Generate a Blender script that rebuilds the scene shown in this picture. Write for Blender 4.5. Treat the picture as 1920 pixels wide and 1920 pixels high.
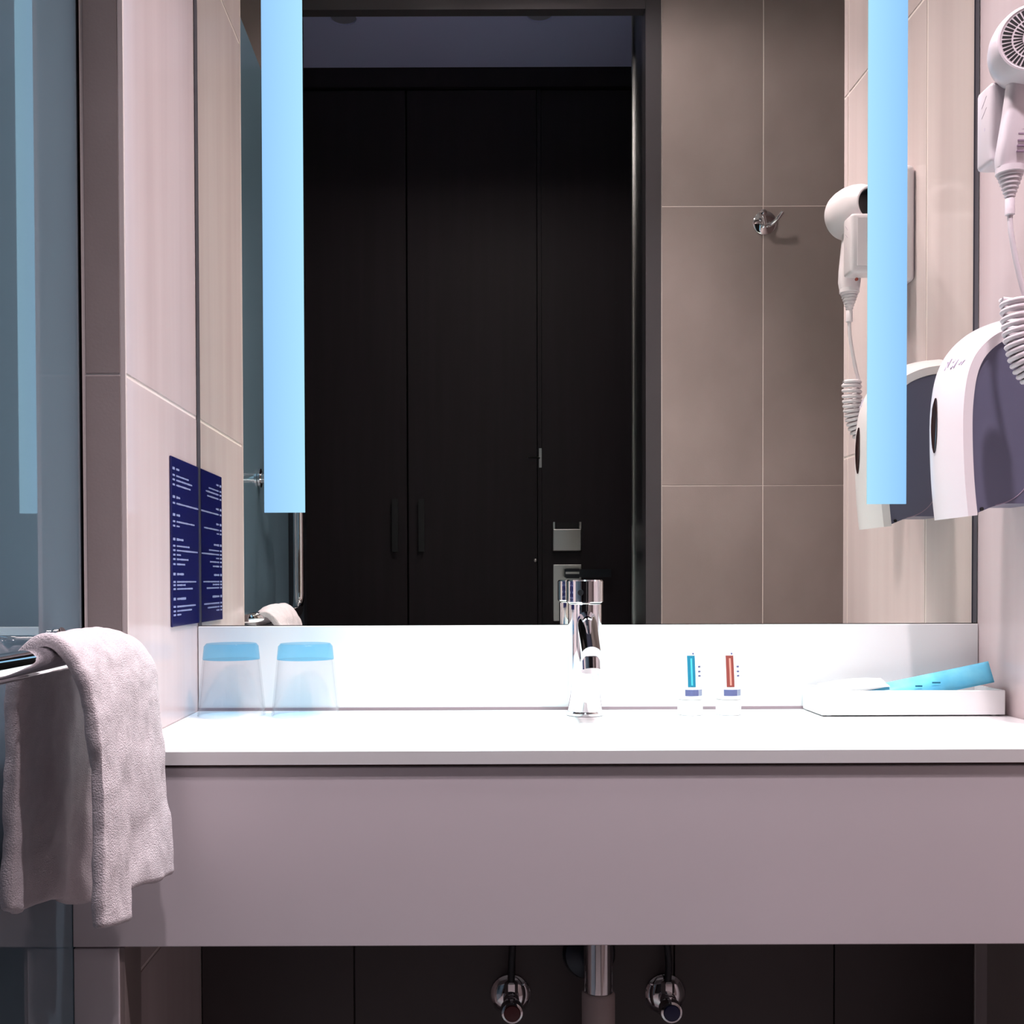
import bpy, bmesh, math, random
from mathutils import Vector, Matrix, Euler
random.seed(7)
for o in list(bpy.data.objects):
    bpy.data.objects.remove(o, do_unlink=True)
SC = bpy.context.scene
COL = SC.collection
PI = math.pi

# ---------------------------------------------------------------- metric frame
# camera stands at x=0, y=0; the mirror plane is D metres ahead; K = metres per unit on that plane
K, D, ZC = 0.0008, 1.6, 1.048
def X(u): return u * K
def Y(s): return s * D
def Z(w): return ZC + w * K

# ---------------------------------------------------------------- camera
cam_d = bpy.data.cameras.new('camera')
cam = bpy.data.objects.new('camera', cam_d); COL.objects.link(cam)
cam_d.sensor_width = 36.0; cam_d.lens = 37.5
cam_d.shift_x = 0.0495; cam_d.shift_y = 0.0849
cam_d.clip_start = 0.01
cam.matrix_world = Matrix.Translation((0, 0, ZC)) @ Matrix.Rotation(math.radians(89.0), 4, 'X') @ Matrix.Rotation(math.radians(-0.2), 4, 'Z')
SC.camera = cam

# ---------------------------------------------------------------- world and exposure
w = bpy.data.worlds.new('world'); SC.world = w; w.use_nodes = True
w.node_tree.nodes['Background'].inputs[0].default_value = (0.5, 0.55, 0.65, 1)
w.node_tree.nodes['Background'].inputs[1].default_value = 0.05
SC.view_settings.view_transform = 'Standard'
SC.view_settings.look = 'None'
SC.view_settings.exposure = 0.30
SC.view_settings.gamma = 1.0
SC.view_settings.use_curve_mapping = False

# unseen bathroom ceiling lamps added for lighting; basin and hook ones inferred, rest fill: (x, y, z, watts, colour, cone degrees, blend, source radius)
CEIL = 2.62
LAMPS = [   # x, y, aim point, watts, colour, cone degrees, blend, source radius
    (0.16, 1.18, (0.16, 1.42, 0.86), 120.0, (0.50, 1.0, 1.0), 40, 0.9, 0.035, 'over the basin'),
    (0.24, 1.40, (0.24, 1.36, 0.0), 78.0, (1.0, 0.86, 0.88), 98, 1.0, 0.04, 'close above the mirror, added as fill'),
    (0.22, 1.00, (0.22, 1.00, 0.0), 21.0, (1.0, 0.87, 0.90), 178, 0.3, 0.06, 'in the middle of the room, added as fill'),
    (0.52, 0.74, (0.47, 1.08, 0.4), 88.0, (1.0, 0.85, 0.91), 76, 1.0, 0.03, 'by the robe hook wall'),
    (-0.06, 0.64, (-0.02, 1.05, 0.5), 46.0, (1.0, 0.85, 0.92), 66, 1.0, 0.03, 'by the shower glass, added as fill'),
]
for lx, ly, aim, e, c, cone, bl, r, _ in LAMPS:
    ld = bpy.data.lights.new('unseen_downlight_beam', 'SPOT')
    ld.energy = e; ld.color = c; ld.spot_size = math.radians(cone); ld.spot_blend = bl; ld.shadow_soft_size = r
    lo = bpy.data.objects.new('unseen_downlight_beam', ld); COL.objects.link(lo)
    lo.location = (lx, ly, CEIL - 0.02)
    lo.rotation_euler = (Vector(aim) - lo.location).to_track_quat('-Z', 'Y').to_euler()

# ---------------------------------------------------------------- materials
def lin(c):
    return tuple(((v / 255) / 12.92 if v / 255 <= 0.04045 else ((v / 255 + 0.055) / 1.055) ** 2.4) for v in c) + (1,)
def mat(name, col, rough=0.5, metal=0.0, spec=0.5, col2=None, scale=(5, 5, 5), bump=0.0, bscale=200.0, detail=4.0, coat=0.0, contrast=(0.35, 0.65), trans=0.0, ior=1.45, world=True):
    m = bpy.data.materials.new(name); m.use_nodes = True
    nt = m.node_tree; b = nt.nodes['Principled BSDF']
    b.inputs['Base Color'].default_value = col
    b.inputs['Roughness'].default_value = rough
    b.inputs['Metallic'].default_value = metal
    b.inputs['Specular IOR Level'].default_value = spec
    b.inputs['Coat Weight'].default_value = coat
    b.inputs['Coat Roughness'].default_value = 0.05
    b.inputs['Transmission Weight'].default_value = trans
    b.inputs['IOR'].default_value = ior
    geo = nt.nodes.new('ShaderNodeNewGeometry')
    mp = nt.nodes.new('ShaderNodeMapping'); mp.inputs['Scale'].default_value = scale
    nt.links.new(geo.outputs['Position'], mp.inputs['Vector'])
    if col2:
        oi = nt.nodes.new('ShaderNodeObjectInfo')
        sc = nt.nodes.new('ShaderNodeMath'); sc.operation = 'MULTIPLY'; sc.inputs[1].default_value = 37.0
        nt.links.new(oi.outputs['Random'], sc.inputs[0])
        nt.links.new(sc.outputs[0], mp.inputs['Location'])
        n = nt.nodes.new('ShaderNodeTexNoise'); n.inputs['Scale'].default_value = 1.0; n.inputs['Detail'].default_value = detail
        nt.links.new(mp.outputs[0], n.inputs['Vector'])
        r = nt.nodes.new('ShaderNodeValToRGB')
        r.color_ramp.elements[0].position = contrast[0]; r.color_ramp.elements[0].color = col
        r.color_ramp.elements[1].position = contrast[1]; r.color_ramp.elements[1].color = col2
        nt.links.new(n.outputs['Fac'], r.inputs['Fac'])
        nt.links.new(r.outputs['Color'], b.inputs['Base Color'])
    if bump:
        n2 = nt.nodes.new('ShaderNodeTexNoise'); n2.inputs['Scale'].default_value = bscale; n2.inputs['Detail'].default_value = 3.0
        nt.links.new(geo.outputs['Position'], n2.inputs['Vector'])
        bp = nt.nodes.new('ShaderNodeBump'); bp.inputs['Strength'].default_value = bump; bp.inputs['Distance'].default_value = 0.002
        nt.links.new(n2.outputs['Fac'], bp.inputs['Height'])
        nt.links.new(bp.outputs[0], b.inputs['Normal'])
    return m
def emis(name, col, strength):
    m = bpy.data.materials.new(name); m.use_nodes = True; nt = m.node_tree
    nt.nodes.remove(nt.nodes['Principled BSDF'])
    e = nt.nodes.new('ShaderNodeEmission'); e.inputs[0].default_value = col; e.inputs[1].default_value = strength
    nt.links.new(e.outputs[0], nt.nodes['Material Output'].inputs[0]); return m
def thin_glass(name, tint, ior=1.45, base=0.0):
    m = bpy.data.materials.new(name); m.use_nodes = True; nt = m.node_tree
    nt.nodes.remove(nt.nodes['Principled BSDF'])
    t = nt.nodes.new('ShaderNodeBsdfTransparent'); t.inputs[0].default_value = tint
    g = nt.nodes.new('ShaderNodeBsdfGlossy'); g.inputs['Roughness'].default_value = 0.02
    lw = nt.nodes.new('ShaderNodeLayerWeight'); lw.inputs['Blend'].default_value = 0.5
    pw = nt.nodes.new('ShaderNodeMath'); pw.operation = 'POWER'; pw.inputs[1].default_value = 4.0
    nt.links.new(lw.outputs['Facing'], pw.inputs[0])
    f = nt.nodes.new('ShaderNodeMath'); f.operation = 'MULTIPLY_ADD'; f.inputs[1].default_value = 0.45; f.inputs[2].default_value = 0.02
    nt.links.new(pw.outputs[0], f.inputs[0])
    mx = nt.nodes.new('ShaderNodeMixShader')
    nt.links.new(f.outputs[0], mx.inputs[0]); nt.links.new(t.outputs[0], mx.inputs[1]); nt.links.new(g.outputs[0], mx.inputs[2])
    nt.links.new(mx.outputs[0], nt.nodes['Material Output'].inputs[0]); return m
def frosted(name):
    m = bpy.data.materials.new(name); m.use_nodes = True; nt = m.node_tree
    b = nt.nodes['Principled BSDF']
    b.inputs['Base Color'].default_value = (0.17, 0.27, 0.34, 1); b.inputs['Roughness'].default_value = 0.02
    b.inputs['IOR'].default_value = 3.0; b.inputs['Specular IOR Level'].default_value = 0.7
    tr = nt.nodes.new('ShaderNodeBsdfTranslucent'); tr.inputs[0].default_value = (0.18, 0.27, 0.31, 1)
    mx = nt.nodes.new('ShaderNodeMixShader'); mx.inputs[0].default_value = 0.25
    nt.links.new(b.outputs[0], mx.inputs[1]); nt.links.new(tr.outputs[0], mx.inputs[2])
    nt.links.new(mx.outputs[0], nt.nodes['Material Output'].inputs[0]); return m

M = {}
M['tile_light'] = mat('glossy streaked beige tile', (0.62, 0.51, 0.51, 1), 0.16, col2=(0.72, 0.61, 0.61, 1), scale=(16, 16, 0.7), detail=3, contrast=(0.3, 0.7))
M['tile_taupe'] = mat('matt taupe tile', (0.30, 0.245, 0.235, 1), 0.45, col2=(0.37, 0.305, 0.295, 1), scale=(4, 4, 3), detail=6, bump=0.08, bscale=300)
M['tile_shaded'] = mat('brown tile with painted shade', (0.055, 0.044, 0.046, 1), 0.4, col2=(0.07, 0.056, 0.058, 1), scale=(4, 4, 3), detail=6)  # colour darkened to stand in for the shade under the worktop
M['grout'] = mat('pale grout', (0.86, 0.76, 0.73, 1), 0.8, bump=0.1)
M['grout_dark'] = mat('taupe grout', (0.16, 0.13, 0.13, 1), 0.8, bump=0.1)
M['plaster'] = mat('painted plaster', (0.62, 0.60, 0.60, 1), 0.8, bump=0.05)
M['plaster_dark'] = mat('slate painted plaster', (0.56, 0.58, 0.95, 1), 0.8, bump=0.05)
M['floor'] = mat('floor tile', (0.24, 0.21, 0.21, 1), 0.35, col2=(0.28, 0.25, 0.25, 1), scale=(3, 3, 3))
M['black_wood'] = mat('near black stained oak veneer', (0.024, 0.020, 0.024, 1), 0.5, spec=0.15, col2=(0.027, 0.022, 0.027, 1), scale=(40, 40, 2))
M['black_edge'] = mat('black gap', (0.003, 0.003, 0.003, 1), 0.9, spec=0.1)
M['frame_metal'] = mat('bronze grey brushed metal', (0.085, 0.078, 0.087, 1), 0.35, metal=0.4, bump=0.02)
M['dark_metal'] = mat('dark anodised metal', (0.035, 0.04, 0.05, 1), 0.3, metal=0.7)
M['mirror'] = mat('silvered mirror', (0.87, 0.885, 0.80, 1), 0.0, metal=1.0)
M['mirror_edge'] = mat('ground mirror edge', (0.16, 0.17, 0.19, 1), 0.35, metal=0.3)
M['dark_seal'] = mat('dark seal', (0.02, 0.025, 0.04, 1), 0.5)
def strip_mat(name, ca, cb):
    m = emis(name, ca, 0.83); nt = m.node_tree
    tc = nt.nodes.new('ShaderNodeTexCoord'); sp = nt.nodes.new('ShaderNodeSeparateXYZ'); r = nt.nodes.new('ShaderNodeValToRGB')
    r.color_ramp.elements[0].color = ca; r.color_ramp.elements[1].color = cb
    nt.links.new(tc.outputs['Generated'], sp.inputs[0]); nt.links.new(sp.outputs[0], r.inputs[0])
    nt.links.new(r.outputs[0], nt.nodes['Emission'].inputs[0]); return m
SA, SB = (0.33, 0.62, 1.0, 1), (0.42, 0.78, 1.0, 1)
M['strip_a'] = strip_mat('frosted light strip', SA, SB)
M['strip_b'] = strip_mat('frosted light strip reversed', SB, (0.30, 0.60, 1.0, 1))
M['stone'] = mat('white solid surface', (0.80, 0.80, 0.80, 1), 0.25, spec=0.4, bump=0.01)
M['laminate'] = mat('white satin laminate', (0.71, 0.66, 0.69, 1), 0.38, col2=(0.74, 0.68, 0.715, 1), scale=(3, 3, 3), spec=0.35)
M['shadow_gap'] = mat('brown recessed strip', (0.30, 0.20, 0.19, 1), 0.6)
M['silicone'] = mat('silicone seam', (0.26, 0.19, 0.21, 1), 0.5)
M['chrome'] = mat('polished chrome', (0.80, 0.80, 0.82, 1), 0.04, metal=1.0)
M['steel'] = mat('brushed steel', (0.55, 0.55, 0.55, 1), 0.3, metal=1.0)
M['white_plastic'] = mat('white plastic', (0.80, 0.745, 0.775, 1), 0.28, spec=0.45)
M['dryer_plastic'] = mat('warm white plastic', (0.64, 0.585, 0.62, 1), 0.28, spec=0.45)
M['grey_plastic'] = mat('slate grey plastic', (0.12, 0.12, 0.19, 1), 0.35, spec=0.4)
M['black_plastic'] = mat('black plastic', (0.008, 0.008, 0.010, 1), 0.4)
M['print'] = mat('mauve grey print', (0.28, 0.20, 0.28, 1), 0.6)
M['print_pale'] = mat('pale mauve print', (0.55, 0.50, 0.62, 1), 0.6)
M['navy'] = mat('navy printed plaque', (0.006, 0.008, 0.085, 1), 0.25)
M['ink_white'] = mat('pale blue print', (0.27, 0.31, 0.50, 1), 0.6)
M['towel'] = mat('white terry cotton', (0.69, 0.635, 0.665, 1), 0.95, spec=0.1, col2=(0.75, 0.69, 0.72, 1), scale=(60, 60, 60), bump=0.9, bscale=700)
M['glass_clear'] = thin_glass('clear tumbler glass', (0.985, 0.985, 0.992, 1), 1.4)
M['glass_blue'] = thin_glass('blue tumbler base glass', (0.55, 0.84, 0.98, 1), 1.45)
M['frosted'] = frosted('frosted teal shower glass')
M['seal'] = mat('dark glass seal', (0.02, 0.03, 0.04, 1), 0.4)
M['label_blue'] = mat('cyan label', (0.008, 0.17, 0.27, 1), 0.5)
M['label_red'] = mat('brick orange label', (0.24, 0.045, 0.035, 1), 0.5)
M['label_grey'] = mat('grey blue label', (0.10, 0.11, 0.24, 1), 0.5)
M['tube_white'] = mat('white tube plastic', (0.80, 0.80, 0.80, 1), 0.35)
M['foil_blue'] = mat('sky blue plastic wrapper', (0.10, 0.50, 0.78, 1), 0.25, col2=(0.20, 0.66, 0.88, 1), scale=(20, 20, 20))
M['wrap_white'] = mat('white paper wrapper', (0.80, 0.80, 0.80, 1), 0.5)
M['pipe_grey'] = mat('warm grey waste pipe', (0.55, 0.45, 0.44, 1), 0.5)
M['hose'] = mat('dark braided hose', (0.05, 0.05, 0.055, 1), 0.35, metal=0.8, bump=0.5, bscale=900)
M['red'] = mat('dark red cap', (0.10, 0.010, 0.014, 1), 0.3)
M['blue'] = mat('dark blue cap', (0.012, 0.016, 0.09, 1), 0.3)
M['amber'] = mat('amber indicator', (0.30, 0.06, 0.04, 1), 0.3)
M['lens'] = emis('lit downlight lens', (1.0, 0.93, 0.92, 1), 1.5)
M['dead_lens'] = mat('unlit downlight lens', (0.30, 0.30, 0.40, 1), 0.3)

# ---------------------------------------------------------------- builders
WORLD = {}
def finish(name, verts, faces, m, parent=None, smooth=False, origin=None):
    xs = [v[0] for v in verts]; ys = [v[1] for v in verts]; zs = [v[2] for v in verts]
    o3 = Vector(origin) if origin else Vector(((min(xs) + max(xs)) / 2, (min(ys) + max(ys)) / 2, min(zs)))
    me = bpy.data.meshes.new(name)
    me.from_pydata([tuple(Vector(v) - o3) for v in verts], [], faces)
    bm = bmesh.new(); bm.from_mesh(me); bmesh.ops.recalc_face_normals(bm, faces=bm.faces); bm.to_mesh(me); bm.free()
    if smooth:
        for p in me.polygons: p.use_smooth = True
    me.materials.append(M[m] if isinstance(m, str) else m)
    o = bpy.data.objects.new(name, me); COL.objects.link(o)
    o.location = o3 - (WORLD[parent.name] if parent else Vector((0, 0, 0)))
    if parent: o.parent = parent
    WORLD[o.name] = o3
    return o
def empty(name, loc):
    o = bpy.data.objects.new(name, None); COL.objects.link(o); o.location = loc; o.empty_display_size = 0.03
    WORLD[o.name] = Vector(loc); return o
def tag(o, label, cat, group=None):
    o['label'] = label; o['category'] = cat
    if group: o['group'] = group
    return o
def struct(o, label=None):
    o['kind'] = 'structure'
    if label: o['label'] = label
    return o
def boxv(x0, x1, y0, y1, z0, z1):
    x0, x1 = sorted((x0, x1)); y0, y1 = sorted((y0, y1)); z0, z1 = sorted((z0, z1))
    v = [(x0, y0, z0), (x1, y0, z0), (x1, y1, z0), (x0, y1, z0), (x0, y0, z1), (x1, y0, z1), (x1, y1, z1), (x0, y1, z1)]
    f = [(0, 3, 2, 1), (4, 5, 6, 7), (0, 1, 5, 4), (1, 2, 6, 5), (2, 3, 7, 6), (3, 0, 4, 7)]
    return v, f
def merge(parts):
    V, F = [], []
    for v, f in parts:
        n = len(V); V += v; F += [tuple(i + n for i in q) for q in f]
    return V, F
def bevelled(v, f, r, seg=2):
    bm = bmesh.new(); vs = [bm.verts.new(p) for p in v]
    for q in f: bm.faces.new([vs[i] for i in q])
    bmesh.ops.recalc_face_normals(bm, faces=bm.faces)
    bmesh.ops.bevel(bm, geom=bm.edges[:], offset=r, segments=seg, affect='EDGES', profile=0.5)
    bm.verts.index_update()
    V = [tuple(p.co) for p in bm.verts]; F = [tuple(x.index for x in q.verts) for q in bm.faces]; bm.free(); return V, F
def box(name, x0, x1, y0, y1, z0, z1, m, parent=None, r=0.0, seg=2):
    v, f = boxv(x0, x1, y0, y1, z0, z1)
    if r: v, f = bevelled(v, f, r, seg)
    return finish(name, v, f, m, parent)
def lathe_v(prof, c, axis='Z', n=40, closed=False, ry=1.0):
    """prof: list of (radius, along); c: origin; axis of revolution"""
    V, F = [], []
    for r, h in prof:
        for i in range(n):
            a = 2 * PI * i / n; p, q = r * math.cos(a), r * math.sin(a) * ry
            V.append({'Z': (c[0] + p, c[1] + q, c[2] + h), 'Y': (c[0] + p, c[1] + h, c[2] + q), 'X': (c[0] + h, c[1] + p, c[2] + q)}[axis])
    m = len(prof)
    for j in range(m if closed else m - 1):
        k = (j + 1) % m
        for i in range(n):
            i2 = (i + 1) % n; F.append((j * n + i, j * n + i2, k * n + i2, k * n + i))
    if not closed:
        F.append(tuple(range(n))[::-1]); F.append(tuple((m - 1) * n + i for i in range(n)))
    return V, F
def lathe(name, prof, c, m, parent=None, axis='Z', n=40, closed=False, smooth=True, ry=1.0):
    v, f = lathe_v(prof, c, axis, n, closed, ry)
    o = finish(name, v, f, m, parent)
    if smooth: shade(o)
    return o
def shade(o, ang=35):
    me = o.data
    for p in me.polygons: p.use_smooth = True
    bm = bmesh.new(); bm.from_mesh(me)
    for e in bm.edges:
        if len(e.link_faces) == 2 and e.calc_face_angle(0) > math.radians(ang): e.smooth = False
    bm.to_mesh(me); bm.free()
def spline(pts, n=10):
    P = [Vector(p) for p in pts]; out = []
    for i in range(len(P) - 1):
        p0 = P[max(i - 1, 0)]; p1 = P[i]; p2 = P[i + 1]; p3 = P[min(i + 2, len(P) - 1)]
        for k in range(n):
            t = k / n
            out.append(0.5 * ((2 * p1) + (p2 - p0) * t + (2 * p0 - 5 * p1 + 4 * p2 - p3) * t * t + (3 * p1 - p0 - 3 * p2 + p3) * t ** 3))
    out.append(P[-1]); return out
def tube_v(path, r, n=14):
    path = [Vector(p) for p in path]; V, F = [], []
    up = None
    for i, p in enumerate(path):
        t = (path[min(i + 1, len(path) - 1)] - path[max(i - 1, 0)]).normalized()
        if up is None:
            up = t.orthogonal().normalized()
        up = (up - t * up.dot(t)).normalized(); side = t.cross(up)
        rr = r[i] if isinstance(r, (list, tuple)) else r
        for k in range(n):
            a = 2 * PI * k / n; V.append(tuple(p + up * (rr * math.cos(a)) + side * (rr * math.sin(a))))
    for i in range(len(path) - 1):
        for k in range(n):
            k2 = (k + 1) % n; F.append((i * n + k, i * n + k2, (i + 1) * n + k2, (i + 1) * n + k))
    F.append(tuple(range(n))[::-1]); F.append(tuple((len(path) - 1) * n + k for k in range(n)))
    return V, F
def tube(name, path, r, m, parent=None, n=14):
    v, f = tube_v(path, r, n); o = finish(name, v, f, m, parent); shade(o, 50); return o
def prism_v(poly, y0, y1, plane='XZ'):
    """polygon extruded between two coordinates of the third axis"""
    n = len(poly)
    def mk(p, t): return {'XZ': (p[0], t, p[1]), 'YZ': (t, p[0], p[1]), 'XY': (p[0], p[1], t)}[plane]
    V = [mk(p, y0) for p in poly] + [mk(p, y1) for p in poly]
    F = [tuple(range(n)), tuple(range(n, 2 * n))[::-1]] + [(i, (i + 1) % n, n + (i + 1) % n, n + i) for i in range(n)]
    return V, F
def tiles(parent, axis, at, depth, us, zs, m, gap=0.0022):
    """grid of separate tiles. axis 'X': face plane x=at, us along y; axis 'Y': face plane y=at, us along x. depth signed into the wall"""
    g = gap / 2
    for i in range(len(us) - 1):
        for j in range(len(zs) - 1):
            u0, u1, z0, z1 = us[i] + g, us[i + 1] - g, zs[j] + g, zs[j + 1] - g
            if axis == 'X': v, f = boxv(at, at + depth, u0, u1, z0, z1)
            else: v, f = boxv(u0, u1, at, at + depth, z0, z1)
            v, f = bevelled(v, f, 0.0006, 1)
            finish('tile', v, f, m, parent)

# ---------------------------------------------------------------- the setting
XL, XG, XR = X(-494), X(-559), X(968)          # left tiled wall, shower glass, right tiled wall
YP, YR, YB, YJ = Y(0.788), Y(0.646), Y(0.264), Y(0.13)   # pier front, right wall end, door wall face, door wall back
YW = Y(-0.30)                                   # wardrobe fronts
TZ = [0.0, Z(-597), Z(305), Z(1207), CEIL]
T = 0.0012                                      # tile thickness
struct(box('floor', -1.6, 1.9, YW - 0.1, D + 0.15, -0.08, 0.0, 'floor'))
struct(box('ceiling', -1.6, 1.9, YJ + 0.002, D + 0.15, CEIL, CEIL + 0.06, 'plaster'))
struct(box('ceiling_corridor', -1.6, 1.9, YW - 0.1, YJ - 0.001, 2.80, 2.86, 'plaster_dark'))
# wall behind the vanity, tiled under the worktop, shade there painted into the tile colour
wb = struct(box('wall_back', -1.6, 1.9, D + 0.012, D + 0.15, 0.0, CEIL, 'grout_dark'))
tiles(wb, 'Y', D + 0.004, 0.008, [XL] + [X(u) for u in (-205, 98, 400, 703)] + [XR], [0.0, 0.36, 0.78], 'tile_shaded')
# left pier: light tiles towards the basin, taupe tiles on its front end
wl = struct(box('wall_left', XG + T, XL - T, YP + T, D + 0.010, 0.0, CEIL, 'grout'))
tiles(wl, 'X', XL, -T, [YP + 0.002, D + 0.002], TZ, 'tile_light', 0.005)
tiles(wl, 'Y', YP, T, [XG + 0.004, XL - 0.005], TZ, 'tile_taupe', 0.0026)
struct(box('trim_1', XL - 0.0048, XL + 0.0006, YP - 0.0006, YP + 0.0045, Z(-243) + 0.001, CEIL, mat('pale corner trim', (0.68, 0.58, 0.56, 1), 0.4)))
# right wall
wr = struct(box('wall_right', XR + T, XR + 0.10, YR, D + 0.010, 0.0, CEIL, 'grout'))
tiles(wr, 'X', XR, T, [YR, Y(0.6615), Y(0.887), D + 0.002], TZ, 'tile_light', 0.005)
struct(box('wall_alcove_front', XR + 0.10, 1.80, YR, YR + 0.10, 0.0, CEIL, 'tile_light'))
struct(box('wall_alcove_side', 1.80, 1.90, YB - 0.1, YR + 0.10, 0.0, CEIL, 'tile_light'))
struct(box('wall_shower', -1.60, -1.50, YB, D + 0.01, 0.0, CEIL, 'tile_taupe'))
# wall with the doorway, robe hook side
XJ = X(651)
wd = struct(box('wall_doorway', XJ, 1.90, YJ, YB - T, 0.0, 2.86, 'grout'))
tiles(wd, 'Y', YB, -T, [XJ + 0.001, X(981), X(1432), X(1883)], [0.0, Z(-597), Z(305), Z(1207), CEIL], 'tile_taupe', 0.0024)
wd2 = struct(box('wall_doorway_left', -1.60, X(-566), YJ, YB, 0.0, 2.86, 'tile_taupe'))
struct(box('wall_doorway_top', X(-566), XJ, YJ, YB - 0.004, Z(2000), 2.86, 'dark_metal'))
# metal door frame (bronze casing, deep dark jamb, thin header)
df = struct(empty('door_1', (X(40), YB - 0.02, 0.0)), 'bronze grey metal frame of the open bathroom doorway')
box('casing', X(600), X(650), YB - 0.05, YB + 0.004, 0.001, Z(1940), 'frame_metal', df)
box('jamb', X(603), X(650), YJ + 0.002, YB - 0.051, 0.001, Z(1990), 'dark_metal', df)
box('jamb_edge', X(597), X(603), YJ + 0.002, YJ + 0.020, 0.001, Z(1990), 'steel', df)
box('header', X(-566), X(599), YB - 0.03, YB + 0.004, Z(1838), Z(1999), 'frame_metal', df)
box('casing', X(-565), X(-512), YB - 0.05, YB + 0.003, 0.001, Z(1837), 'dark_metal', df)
# corridor
struct(box('wall_corridor_left', -1.60, -1.30, YW - 0.1, YJ, 0.0, 2.80, 'black_wood'))
struct(box('wall_corridor_right', 1.30, 1.90, YW - 0.1, YJ, 0.0, 2.80, 'black_wood'))
struct(box('wall_corridor_back', -1.30, 1.30, YW - 0.1, YW - 0.03, 0.0, 2.80, 'black_edge'))

S2 = 2.30
wz = lambda v: ZC - (v - 1088) * S2 * K
wx = lambda u: (u - 865) * S2 * K
wa = tag(empty('wardrobe', (wx(765), YW, 0.0)), 'near black two-door wardrobe reflected in the mirror', 'wardrobe')
box('cornice', wx(520), wx(1184), YW - 0.029, YW + 0.006, wz(172), wz(135), 'black_wood', wa)
for a, b, hx in ((522, 764, 742), (766.5, 1008, 791)):
    d = box('door', wx(a), wx(b), YW - 0.028, YW - 0.002, 0.06, wz(176), 'black_wood', wa, 0.0015, 1)
    h = wx(hx)
    v, f = merge([boxv(h - 0.010, h + 0.010, YW + 0.018, YW + 0.026, wz(1034), wz(936)),
                  boxv(h - 0.006, h + 0.006, YW - 0.002, YW + 0.018, wz(1030), wz(1020)), boxv(h - 0.006, h + 0.006, YW - 0.002, YW + 0.018, wz(950), wz(940))])
    finish('handle', v, f, 'black_plastic', d)
box('plinth', wx(522), wx(1008), YW - 0.028, YW - 0.006, 0.0, 0.058, 'black_wood', wa)
# entrance door with card lock
de = struct(empty('door_2', (wx(1180), YW, 0.0)), 'black entrance door with a card lock, seen in the mirror')
box('leaf', wx(1017), wx(1420), YW - 0.028, YW - 0.004, 0.004, wz(177), 'black_wood', de)
box('door_stop', wx(1009), wx(1016), YW - 0.028, YW + 0.004, 0.0, wz(177), 'black_wood', de)
lk = box('lock_housing', wx(1036), wx(1089), YW - 0.004, YW + 0.022, wz(1034), wz(993), 'steel', de, 0.003)
box('card_slot', wx(1041), wx(1084), YW - 0.004, YW + 0.016, wz(993), wz(981), 'black_plastic', de)
for q in (1036.5, 1085.5): box('slot_rim', wx(q), wx(q + 3.5), YW - 0.004, YW + 0.02, wz(993), wz(980), 'steel', de)
box('lock_plate', wx(1037), wx(1090), YW - 0.004, YW + 0.006, wz(1165), wz(1059), 'steel', de, 0.002)
v, f = merge([boxv(wx(1056), wx(1142), YW + 0.038, YW + 0.052, wz(1083), wz(1068)), boxv(wx(1060), wx(1084), YW + 0.006, YW + 0.040, wz(1085), wz(1067))])
v, f = v, f
finish('lever', v, f, 'dark_metal', de)
box('lever_shine', wx(1058), wx(1083), YW + 0.052, YW + 0.054, wz(1077), wz(1073), 'steel', de)
box('guard_plate', wx(1011), wx(1016), YW + 0.004, YW + 0.008, wz(878), wz(842), 'steel', de)
tube('guard_arm', [(wx(990), YW + 0.03, wz(860)), (wx(1003), YW + 0.02, wz(860)), (wx(1012), YW + 0.006, wz(860))], 0.003, 'steel', de, 8)
lathe('latch_knob', [(0.003, 0), (0.006, 0.002), (0.006, 0.008), (0.003, 0.010)], (wx(1004), YW - 0.003, wz(1051)), 'steel', de, 'Y', 12)
# unlit downlights in the corridor ceiling
for u, v_, lab in ((650, 38, 'unlit round corridor downlight above the wardrobe seam, left in the mirror'), (1015, 33, 'unlit round corridor downlight near the entrance door in the mirror')):
    s = (2.80 - ZC) / K / (1088 - v_)
    px, py = (u - 865) * s * K, (2 - s) * D
    r0 = 0.052
    t = tag(empty('corridor_downlight', (px, py, 2.79)), lab, 'downlight', 'corridor downlights')
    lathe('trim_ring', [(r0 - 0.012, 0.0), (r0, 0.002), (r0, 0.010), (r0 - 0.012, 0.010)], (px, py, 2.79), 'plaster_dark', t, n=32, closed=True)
    lathe('lens', [(0.002, 0), (r0 - 0.013, 0.0), (r0 - 0.013, 0.006), (0.002, 0.006)], (px, py, 2.794), 'dead_lens', t, n=32)
# fittings of the unseen bathroom downlights, most of them added as fill (above the frame)
for lx, ly, aim, e, c, cone, bl, r, where in LAMPS:
    t = tag(empty('unseen_downlight', (lx, ly, CEIL - 0.012)), 'unseen lit round downlight in the bathroom ceiling ' + where, 'downlight', 'bathroom downlights')
    lathe('trim_ring', [(0.042, 0.0), (0.052, 0.002), (0.052, 0.0115), (0.042, 0.0115)], (lx, ly, CEIL - 0.012), 'steel', t, n=32, closed=True)
    lathe('lens', [(0.001, 0), (0.041, 0.0), (0.041, 0.003), (0.001, 0.003)], (lx, ly, CEIL - 0.006), 'lens', t, n=32)

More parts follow.
